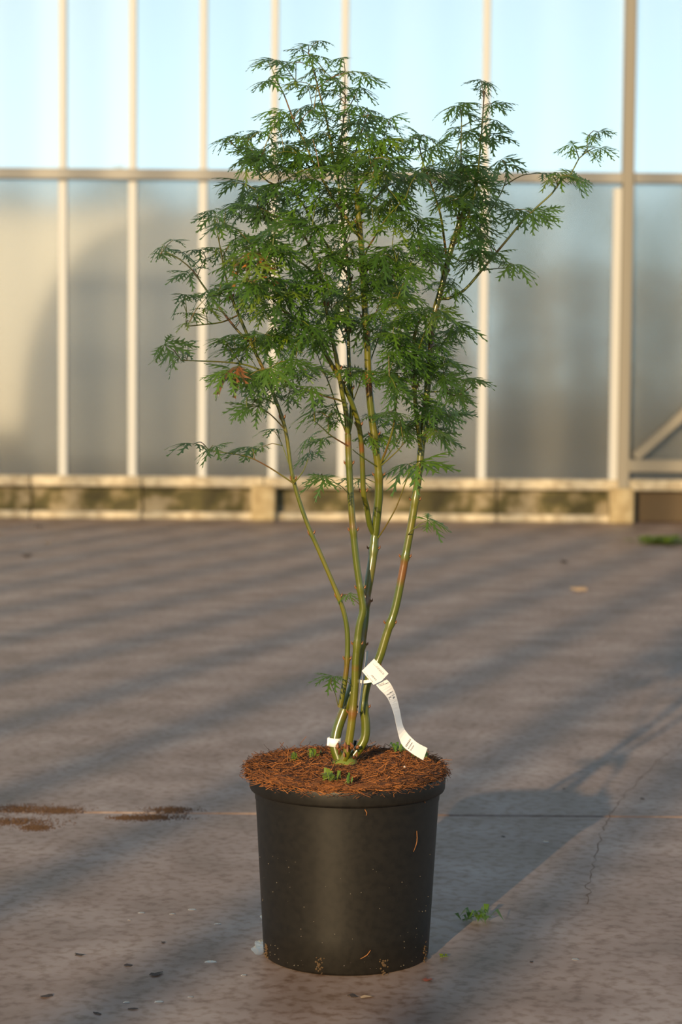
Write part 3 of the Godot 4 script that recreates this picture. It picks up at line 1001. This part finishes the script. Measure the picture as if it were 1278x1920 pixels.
func leaf_mesh(sd: int, droop: float) -> ArrayMesh:
	# deeply dissected palmate leaf, unit = length of the middle lobe along +x, upper side +y
	var g := RandomNumberGenerator.new()
	g.seed = sd
	var st := begin()
	st.set_smooth_group(-1)
	var lobes := [[0.0, 1.0], [33, 0.97], [-33, 0.97], [70, 0.82], [-70, 0.82], [112, 0.5], [-112, 0.5]]
	for l in lobes:
		var ang := deg_to_rad(l[0] + g.randf_range(-7, 7))
		var ln: float = l[1] * g.randf_range(0.85, 1.12)
		var f := Vector3(cos(ang), 0, sin(ang))
		var s := Vector3(-sin(ang), 0, cos(ang))
		var curl := g.randf_range(0.18, 0.72) * droop
		var sway := g.randf_range(-0.16, 0.16)
		var ts := [0.0, 0.12, 0.22, 0.32, 0.42, 0.52, 0.62, 0.72, 0.82, 0.91, 1.0]
		var ws := [0.011, 0.014, 0.025, 0.035, 0.040, 0.039, 0.034, 0.028, 0.019, 0.010, 0.001]
		var mids := []
		for i in ts.size():
			var t: float = ts[i]
			mids.append(f * (t * ln * (1.0 - 0.12 * curl * t)) + s * sway * t * t * ln + Vector3(0, 0.12 * t - curl * pow(t, 2.0), 0) * ln)
		for i in ts.size() - 1:
			for sg in [-1.0, 1.0]:
				var a: Vector3 = mids[i]
				var b: Vector3 = mids[i + 1]
				var a2: Vector3 = a + s * sg * ws[i] + Vector3(0, -0.3 * ws[i], 0)
				var b2: Vector3 = b + s * sg * ws[i + 1] + Vector3(0, -0.3 * ws[i + 1], 0)
				leaf_tri(st, a, b, b2, sg)
				leaf_tri(st, a, b2, a2, sg)
				# side teeth, long and pointing forwards
				if i >= 1 and i <= 8 and (i + (1 if sg > 0 else 0)) % 2 == 0:
					var reach: float = [0, 0.14, 0.20, 0.25, 0.25, 0.22, 0.18, 0.13, 0.09][i] * g.randf_range(0.7, 1.35)
					var tip: Vector3 = b2 + s * sg * reach * 0.66 + f * reach * 0.72 + Vector3(0, -0.30 * reach, 0)
					var fore: Vector3 = mids[i + 1] + (mids[min(i + 2, 10)] - mids[i + 1]) * 0.4 + s * sg * ws[i + 1] * 0.7
					leaf_tri(st, a2.lerp(b2, 0.25), b2, tip, sg)
					leaf_tri(st, b2, fore, tip, sg)
	st.generate_normals()
	return st.commit()

func leaf_tri(st: SurfaceTool, a: Vector3, b: Vector3, c: Vector3, sg: float) -> void:
	if sg > 0:
		st.add_vertex(a); st.add_vertex(b); st.add_vertex(c)
	else:
		st.add_vertex(a); st.add_vertex(c); st.add_vertex(b)

func leaf_spots() -> Array:
	return [
		# crown top
		[578, 90, .75], [556, 98, .7], [600, 84, .6], [545, 120, .7], [575, 112, .8], [510, 122, .9], [488, 120, .8], [528, 128, .8], [606, 112, .8], [630, 116, .8], [588, 136, .8],
		[608, 150, .8], [542, 160, .9], [512, 156, .9], [492, 158, .8], [565, 168, .8], [588, 168, .8], [640, 142, .8], [668, 142, .8], [690, 150, .9], [657, 172, .9], [682, 172, .9], [626, 158, .8], [616, 180, .8], [640, 190, .8],
		[582, 206, 1], [562, 216, .9], [512, 216, .9], [530, 232, .9], [545, 244, 1], [508, 242, .9], [640, 216, .9], [668, 206, .9], [690, 216, 1], [612, 216, .8], [602, 230, .8], [644, 242, .9], [672, 236, .9], [702, 226, 1], [718, 228, .8],
		[430, 262, .8], [452, 272, .8], [414, 266, .8], [466, 292, .9], [490, 296, .9], [508, 288, .9], [458, 308, .9], [482, 304, .9], [524, 282, .9], [552, 282, .9], [576, 266, .9], [600, 262, .9], [622, 276, .9], [652, 266, .9], [682, 252, 1], [712, 256, .9], [736, 244, .9], [722, 272, .9], [736, 280, .9], [702, 286, 1], [668, 290, 1], [642, 302, 1], [612, 302, 1], [584, 298, 1], [558, 302, 1], [542, 312, .9], [520, 318, .9], [602, 324, 1], [640, 324, 1], [672, 312, 1], [702, 308, 1], [728, 312, 1], [746, 304, .8],
		# second tier
		[440, 352, 1], [424, 350, .8], [472, 366, 1], [496, 362, 1], [522, 352, 1], [506, 376, 1], [462, 386, 1], [436, 392, 1], [418, 398, .9], [452, 412, 1], [482, 402, 1], [386, 402, .8], [402, 416, .9], [502, 412, 1], [532, 402, 1], [552, 366, 1], [576, 348, 1], [602, 362, 1], [562, 402, 1], [592, 392, 1], [616, 402, 1], [642, 372, 1], [656, 392, 1], [612, 432, 1], [582, 432, 1], [546, 432, 1], [640, 432, 1],
		[692, 342, 1], [716, 342, 1], [742, 338, 1], [762, 348, .9], [746, 372, 1], [768, 372, .9], [722, 382, 1], [702, 402, 1], [746, 406, 1], [762, 408, .9], [726, 424, .9], [702, 432, .9], [690, 382, 1],
		[406, 428, .9], [424, 432, .8], [300, 470, .8], [326, 456, .8], [312, 484, .8], [346, 482, .9], [368, 476, .9], [396, 472, .9], [378, 492, .9], [420, 480, .9], [458, 458, 1], [482, 456, 1], [502, 442, 1], [512, 462, 1], [532, 472, 1], [470, 482, 1, 4], [452, 492, 1, 3], [492, 502, 1], [432, 506, .9], [546, 492, 1], [572, 472, 1], [592, 492, 1], [616, 482, 1], [642, 472, 1], [660, 462, 1], [562, 512, 1], [602, 522, 1], [632, 512, 1], [652, 500, 1], [692, 492, 1], [712, 492, 1], [732, 482, 1], [752, 492, 1], [770, 506, 1], [742, 512, 1], [722, 522, 1], [702, 522, 1], [780, 522, .9], [756, 532, 1],
		# left middle
		[342, 520, .9], [362, 514, .8], [386, 552, 1], [356, 562, 1], [340, 574, .9], [410, 552, 1], [396, 568, .9], [432, 546, 1], [456, 536, 1], [482, 532, 1], [446, 562, 1, 3], [472, 562, 1], [502, 542, 1], [522, 556, 1], [542, 536, 1], [502, 582, 1], [482, 590, 1, 3], [532, 572, 1], [562, 552, 1], [586, 546, 1], [612, 552, 1], [572, 582, 1], [602, 592, 1], [562, 612, 1], [542, 622, 1], [398, 588, .9, 3], [362, 596, .8, 2], [348, 610, .7], [592, 622, 1], [622, 572, 1], [642, 562, 1], [626, 602, 1], [650, 602, .9], [664, 612, .9], [646, 546, 1], [702, 552, 1], [732, 546, 1], [756, 552, 1], [722, 572, 1], [746, 572, 1], [770, 562, 1], [716, 602, 1], [736, 612, .9], [702, 602, .9],
		[424, 636, 1], [408, 644, .9], [442, 652, 1], [322, 656, .9, 2], [344, 650, .8, 2], [312, 668, .9], [332, 674, .9], [430, 662, .9], [460, 642, 1], [456, 662, 1], [520, 642, 1], [500, 638, 1], [546, 652, 1], [582, 642, 1], [602, 642, 1], [412, 708, 1, 2], [428, 704, 1, 2], [433, 696, .9, 5], [442, 702, 1], [462, 712, 1], [482, 702, 1], [506, 706, 1], [522, 702, 1], [562, 690, .9], [578, 702, .9], [592, 702, .9], [492, 726, 1], [516, 732, 1], [456, 722, 1], [472, 736, .9], [664, 706, .9], [648, 702, .8], [682, 706, .9], [702, 642, .9], [716, 626, .9],
		# right stem, lower tiers
		[780, 602, 1, 2], [802, 596, 1, 2], [822, 596, 1, 3], [840, 592, .9, 2], [858, 616, 1], [846, 626, 1], [868, 626, .9], [762, 612, 1, 2], [752, 632, 1], [772, 636, 1], [792, 642, 1], [736, 642, 1], [812, 652, 1], [832, 656, 1], [756, 666, 1], [782, 672, 1], [742, 686, 1], [762, 692, 1], [792, 692, 1], [822, 692, 1], [836, 682, .9], [732, 706, 1], [746, 716, 1], [766, 712, 1], [802, 712, 1], [822, 712, 1], [722, 726, .9], [742, 736, .9], [782, 746, .9], [842, 722, 1], [860, 736, 1], [884, 722, .9, 2], [896, 718, .7, 2], [866, 750, .9, 2], [850, 742, 1], [802, 772, 1], [790, 786, 1], [816, 782, 1], [832, 768, 1], [846, 786, .9], [858, 782, .9], [806, 802, 1, 2], [820, 814, 1, 2], [836, 824, .8], [782, 796, 1],
		[732, 782, .9], [716, 792, .9], [746, 796, .9], [692, 784, .8], [756, 806, .9], [768, 816, .8], [702, 822, .8, 2], [722, 826, .8, 2], [692, 826, .7],
		# lower left
		[470, 770, 1], [450, 772, .9], [490, 756, .9], [510, 748, 1], [572, 736, 1], [552, 746, 1], [592, 756, 1], [612, 772, 1], [582, 782, 1], [602, 792, 1], [622, 796, .9], [638, 780, .8], [576, 828, 1], [596, 832, .9], [579, 856, 1], [506, 812, .9], [455, 850, 1.4], [478, 846, .9], [356, 842, 1.3], [398, 846, 1.1], [602, 902, .9], [660, 905, .8], [674, 902, .7], [764, 884, 1.4], [802, 882, 1.3], [814, 985, 1.1], [598, 906, .9], [656, 1120, .55], [612, 1278, .9], [645, 1273, .6],
		# right crown
		[785, 264, .9], [768, 268, .8], [800, 264, .8], [810, 290, .9], [826, 282, .8], [842, 252, .9], [866, 206, .8], [848, 208, .8], [884, 202, .8], [866, 220, .8], [890, 222, .8], [905, 162, .6], [894, 158, .6], [918, 160, .6], [905, 175, .6], [928, 200, .8], [942, 202, .6], [932, 236, .9], [918, 242, .9], [888, 256, .9], [904, 262, .9], [938, 262, .9], [872, 258, .8], [910, 272, .8], [850, 292, .9], [870, 302, 1], [846, 312, 1], [882, 322, 1], [862, 332, 1], [902, 326, 1], [936, 312, 1.1], [960, 316, 1], [792, 326, .9], [802, 336, .9], [822, 332, 1], [836, 342, 1], [902, 352, 1], [872, 352, 1], [850, 356, 1], [920, 362, .9], [890, 376, 1], [915, 386, 1], [862, 382, 1], [840, 382, .9], [882, 392, 1], [828, 376, .8], [932, 388, .9], [902, 412, 1], [924, 422, .9], [882, 422, 1], [908, 434, .9], [792, 430, .9], [806, 426, .8], [782, 458, .9], [800, 456, .9], [792, 480, .9], [816, 476, .9], [806, 492, .9], [822, 488, .9], [872, 482, .9], [890, 476, .9], [906, 482, .9], [876, 500, .9], [890, 460, .9], [872, 442, .9], [900, 452, .9], [928, 482, .9], [956, 500, .9], [974, 506, .9], [850, 532, .8], [868, 556, .9], [822, 536, .8], [842, 546, .8],
		[960, 404, 1], [976, 402, .8], [990, 410, 1], [1012, 408, 1], [1030, 406, .8], [1044, 342, 1], [1030, 334, .9], [1060, 334, 1], [1080, 338, 1], [1092, 344, .8], [1064, 278, .7], [1080, 286, .7], [1106, 290, .8], [1122, 256, .7, 2], [1112, 262, .6, 2], [1132, 284, .8],
	]

# ------------------------------------------------------------------ paper labels on the stems
func build_labels() -> void:
	var img := Image.create(64, 256, false, Image.FORMAT_RGB8)
	img.fill(Color(0.94, 0.94, 0.94))
	var g := RandomNumberGenerator.new()
	g.seed = 4
	for row in [[14, 30, 5], [22, 46, 4], [196, 46, 5], [206, 40, 3], [214, 30, 3], [60, 20, 6], [70, 16, 10]]:
		var x := 10
		while x < 10 + row[1]:
			var w: int = 2 + g.randi() % 5
			img.fill_rect(Rect2i(x, row[0], w, row[2]), Color(0.35, 0.36, 0.4))
			x += w + 2
	var print_mat := mat(Color(1, 1, 1), 0.5)
	print_mat.albedo_color = Color(0.85, 0.85, 0.87)
	print_mat.albedo_texture = ImageTexture.create_from_image(img)
	var z := 0.055
	var t := thing("plant_label", at(700, 1262, z), "white paper loop label with a long curling tail tied to the right stem", "label")
	var o := t.position
	# tail
	var mids := [[714, 1278, z], [722, 1288, z], [734, 1306, z - 0.004], [743, 1333, z - 0.01], [749, 1361, z - 0.012], [758, 1385, z - 0.004], [776, 1402, z + 0.006], [797, 1414, z + 0.01]]
	var halves := [[-11, 4, 0], [-11, 4, 0.002], [-8, 2, 0.007], [-6, 1, 0.009], [-6, 0, 0.009], [-8, 5, 0.007], [-6, 9, 0.004], [3, -11, 0.002]]
	var a := []
	var b := []
	for i in mids.size():
		var c: Vector3 = at(mids[i][0], mids[i][1], mids[i][2]) - o
		var hx: float = absf(halves[i][0]) * 0.001 * (1 if i < 5 else 1)
		var h := Vector3(-hx, halves[i][1] * -0.001, halves[i][2])
		if i >= 5: h = Vector3(-0.006, -0.009, 0.003) if i < 7 else Vector3(-0.004, -0.011, 0.003)
		a.append(c + h)
		b.append(c - h)
	ribbon(a, b, "tail", print_mat, t)
	# square flap facing the camera
	var k := [at(701, 1235, z + 0.006) - o, at(725, 1254, z + 0.008) - o, at(731, 1272, z + 0.004) - o, at(700, 1284, z + 0.010) - o, at(678, 1258, z + 0.004) - o]
	ribbon([k[4], (k[4] + k[0]) / 2, k[0]], [k[3], (k[3] + k[2]) / 2 + Vector3(0, 0.002, 0.002), (k[2] + k[1]) / 2], "flap", print_mat, t)
	# loop around the stem
	var lo := []
	var hi := []
	for i in 15:
		var ang := TAU * i / 14.0
		var c := Vector3(-0.008 + 0.019 * cos(ang), -0.016 + 0.004 * cos(ang), -0.045 + 0.040 * sin(ang))
		lo.append(c + Vector3(0, -0.003, 0))
		hi.append(c + Vector3(0, 0.003, 0))
	ribbon(lo, hi, "loop", M.paper, t)
	# second strip that hangs edge-on between the stems
	var t2 := thing("strip_label", at(679, 1280, 0.05), "narrow grey-white plastic strip hanging edge-on between the stems", "label")
	var e := []
	var f := []
	for q in [[687, 1222], [685, 1245], [681, 1268], [677, 1295], [674, 1318], [672, 1337]]:
		var c: Vector3 = at(q[0], q[1], 0.05) - t2.position
		e.append(c + Vector3(-0.0015, 0, 0.003))
		f.append(c + Vector3(0.0035, 0, -0.02))
	ribbon(e, f, "strip", mat(Color(0.40, 0.39, 0.38), 0.8), t2)
	# sleeve at the foot
	var s := thing("stem_band", at(627, 1391, 0.02), "small white plastic band around the foot of the left stem", "label")
	var bs := begin()
	lathe(bs, [Vector2(0.0105, -0.008), Vector2(0.0115, -0.008), Vector2(0.0118, 0.008), Vector2(0.0105, 0.008)], 24)
	finish(bs, "band", M.paper, s)
	box_part("tab", Vector3(-0.011, 0, 0.003), Vector3(0.006, 0.015, 0.0012), M.paper, s, 0.0004)
	box_part("print", Vector3(0.0065, 0.001, 0.0096), Vector3(0.0035, 0.006, 0.0006), mat(Color(0.2, 0.2, 0.2), 0.6), s, 0.0001)
	s.rotation.z = deg_to_rad(-4)

func smooth_edge(e: Array) -> Array:
	var out := []
	for i in e.size() - 1:
		for k in 4:
			out.append((e[i] as Vector3).cubic_interpolate(e[i + 1], e[max(i - 1, 0)], e[min(i + 2, e.size() - 1)], k / 4.0))
	out.append(e[-1])
	return out

func ribbon(a: Array, b: Array, called: String, m: Material, parent: Node3D) -> void:
	# thin strip between two edges, 0.4 mm thick
	var st := begin()
	st.set_smooth_group(-1)
	if a.size() > 3:
		a = smooth_edge(a)
		b = smooth_edge(b)
	var n := a.size()
	var rows := []
	for i in n:
		var t: Vector3 = (a[min(i + 1, n - 1)] - a[max(i - 1, 0)]).normalized()
		var nn: Vector3 = t.cross(b[i] - a[i]).normalized() * 0.0002
		rows.append([a[i] + nn, b[i] + nn, a[i] - nn, b[i] - nn])
	for i in n - 1:
		for f in [[0, 1], [3, 2], [2, 0], [1, 3]]:
			var q := [[rows[i][f[0]], Vector2(0.02, float(i) / (n - 1))], [rows[i][f[1]], Vector2(0.98, float(i) / (n - 1))], [rows[i + 1][f[1]], Vector2(0.98, float(i + 1) / (n - 1))], [rows[i + 1][f[0]], Vector2(0.02, float(i + 1) / (n - 1))]]
			for j in [0, 1, 2, 0, 2, 3]:
				st.set_uv(q[j][1])
				st.add_vertex(q[j][0])
	finish(st, called, m, parent)

# ------------------------------------------------------------------ weeds, drops and litter
func build_litter() -> void:
	# weeds on the mat
	for w in [[619, 1462, 0.10, 14, "small green weed growing near the front of the coir mat", 0.020], [790, 1421, -0.04, 7, "small weed seedling under the end of the paper label", 0.014], [552, 1425, -0.06, 8, "flat weed seedling on the left of the coir mat", 0.012], [588, 1420, -0.09, 7, "dark weed seedling at the back of the coir mat left of the stems", 0.012], [748, 1409, -0.13, 9, "dark weed seedling at the back edge of the mat right of the stems", 0.014], [652, 1468, 0.11, 6, "tiny weed seedling right of the front weed on the mat", 0.008]]:
		var p := on_floor(w[0], w[1] + 2, 0.366)
		weed(p, w[3] + 6, w[5], w[4], "weeds on the coir mat", 0.013)
	# small white crumbs on the mat
	for cnt in [[750, 1419, "pale crumb on the mat just right of the stems"], [758, 1440, "pale crumb on the mat below the end of the paper label"]]:
		var p := on_floor(cnt[0], cnt[1], 0.366)
		var st := begin()
		grain(st, Vector3(0, 0.002, 0), 0.0022)
		tag(finish(st, "grit_crumb", M.paper, self, p), cnt[2], "grit", "crumbs on the coir mat")
	# sprigs on the floor
	weed(on_floor(892, 1726), 22, 0.040, "green leaf sprig lying on the concrete right of the pot", "", 0.018)
	weed(on_floor(832, 1796), 9, 0.010, "tiny green weed beside the right foot of the pot", "")
	weed(on_floor(1238, 1020), 110, 0.17, "low green weed clump on the concrete near the steel post", "", 0.035)
	# flat dead leaves
	for l in [[800, 1838, 0.016, "small red leaf fragment just right of the pot's foot", 1], [148, 1791, 0.014, "dark twig-like leaf fragment at the far left of the near floor", 0], [240, 1811, 0.012, "dark brown leaf fragment left of the largest water drop", 0], [292, 1828, 0.018, "largest dark leaf fragment left of the pot", 0], [88, 1869, 0.016, "grey leaf fragment near the lower left corner", 0], [250, 1893, 0.010, "small dark crumb of leaf between two water drops at the bottom", 0], [182, 1901, 0.010, "dark leaf crumb at the bottom left edge", 0], [305, 1768, 0.008, "small dark leaf crumb left of the puddle", 0], [996, 1804, 0.007, "brown seed-like crumb right of the pot", 0], [1057, 1480, 0.007, "dark pebble-like crumb just beyond the floor joint", 0], [1204, 1498, 0.010, "dark crumb beyond the joint at the right edge", 0], [943, 1569, 0.008, "dark crumb inside the pot's shadow", 0], [1055, 1056, 0.045, "dark blurred clod on the far floor at the right", 0], [1085, 1109, 0.055, "flat tan leaf on the floor before the far clod", 2], [91, 1022, 0.045, "pale tan leaf on the far floor at the left", 2], [48, 1046, 0.045, "dark leaf on the far floor at the left edge", 0], [74, 990, 0.04, "dark leaf near the foot of the glazed wall at the left", 0], [660, 1868, 0.014, "curled dark leaf fragment in front of the pot", 0], [690, 1870, 0.014, "pale grey leaf fragment in front of the pot", 2]]:
		dead_leaf(on_floor(l[0], l[1]), l[2], l[3], [M.dead, M.red_leaf, mat(Color(0.45, 0.32, 0.2), 0.7)][l[4]])
	# water drops that mirror the sky
	for d in [[395, 1804, 12, "largest round water drop on the floor left of the pot"], [360, 1706, 8, "water drop furthest back on the right of the left-hand drops"], [265, 1712, 7, "water drop furthest back on the left"], [323, 1714, 6, "small water drop between the two furthest-back drops"], [408, 1733, 7, "water drop nearest the pot's left side"], [298, 1879, 9, "water drop at the bottom, brighter of two beside a dark crumb"], [237, 1880, 7, "water drop at the bottom left of the dark crumb"], [357, 1870, 6, "small water drop at the bottom, right of the pair"], [457, 1829, 6, "small water drop near the pot's left foot"], [1023, 1579, 6, "water drop within the pot's shadow"], [1078, 1799, 7, "single water drop on the lit floor right of the pot"], [243, 1725, 4, "tiny water drop below the furthest-back left one"]]:
		var p := on_floor(d[0], d[1])
		var st := begin()
		var r: float = d[2] * (CAM_POS.z - p.z) / FOCAL
		lathe(st, [Vector2(0.0, 0.0012), Vector2(r * 0.7, 0.00115), Vector2(r * 0.9, 0.0008), Vector2(r, 0.0)], 20)
		tag(finish(st, "water_drop", M.water, self, p), d[3], "drop", "water drops on the floor")
	puddle(on_floor(500, 1776), 0.030, 0.055, "shallow puddle with a dark rim at the pot's left foot")
	puddle(on_floor(503, 1716), 0.017, 0.04, "shallow puddle further back against the pot's left side")

func weed(p: Vector3, n: int, r: float, label: String, group: String, lift := 0.006) -> void:
	var t := thing("weed", p, label, "weed", group)
	var g := RandomNumberGenerator.new()
	g.seed = int(absf(p.x) * 9000) + n
	var st := begin()
	st.set_smooth_group(-1)
	for k in n:
		var a := g.randf() * TAU
		var ln := r * g.randf_range(0.4, 1.0)
		var w := ln * 0.16 + 0.001
		var d := Vector3(cos(a), 0, sin(a))
		var s := Vector3(-sin(a), 0, cos(a))
		var b := Vector3(g.randfn(), 0, g.randfn()) * r * 0.35
		var m := b + d * ln * 0.55 + Vector3(0, lift * g.randf_range(0.5, 1.6), 0)
		var e := b + d * ln + Vector3(0, lift * g.randf_range(0.1, 1.2), 0)
		b.y = 0.0005
		for v in [b, m + s * w, m - s * w, m - s * w, m + s * w, e]:
			st.add_vertex(v)
	finish(st, "leaves", M.leaf[2 + g.randi() % 2], t)
	var sp := begin()
	tube(sp, smooth_path([Vector4(-r * 0.7, 0.001, 0, 0.0008), Vector4(0, lift * 0.6, 0.002, 0.001), Vector4(r * 0.8, lift * 0.3, -0.003, 0.0005)], 0.01), 5, func(_i, _p): return Color(0.12, 0.15, 0.02))
	finish(sp, "stalk", M.twig, t)

func dead_leaf(p: Vector3, r: float, label: String, m: Material) -> void:
	var g := RandomNumberGenerator.new()
	g.seed = int(absf(p.x) * 7000 + absf(p.z) * 300)
	var st := begin()
	st.set_smooth_group(0)
	var seg := 11
	var rim := []
	var turn := g.randf() * TAU
	for k in seg:
		var a := TAU * k / seg
		var rr := r * g.randf_range(0.5, 1.1)
		var v := Vector3(cos(a) * rr, g.randf_range(0.0, 0.16 if r < 0.03 else 0.5) * r, sin(a) * rr * 0.6).rotated(Vector3.UP, turn)
		rim.append(v)
	for k in seg:
		for v in [Vector3(0, r * (0.10 if r < 0.03 else 0.45), 0), rim[k], rim[(k + 1) % seg]]:
			st.add_vertex(v)
	tag(finish(st, "dead_leaf", m, self, p + Vector3(0, 0.0006, 0)), label, "leaf", "leaf litter on the concrete")

func puddle(p: Vector3, rx: float, rz: float, label: String) -> void:
	var st := begin()
	st.set_smooth_group(0)
	var rim := []
	for k in 26:
		var a := TAU * k / 26
		var q := 1.0 + 0.13 * sin(a * 3 + 1) + 0.08 * sin(a * 7)
		rim.append(Vector3(cos(a) * rx * q, 0.0, sin(a) * rz * q))
	var inner := []
	for v in rim:
		inner.append(v * 0.9 + Vector3(0, 0.001, 0))
	for k in 26:
		var k2 := (k + 1) % 26
		for v in [Vector3(0, 0.0011, 0), inner[k], inner[k2], inner[k], rim[k], rim[k2], inner[k], rim[k2], inner[k2]]:
			st.add_vertex(v)
	tag(finish(st, "puddle", M.water, self, p + Vector3(0, 0.0004, 0)), label, "puddle", "puddles by the pot")
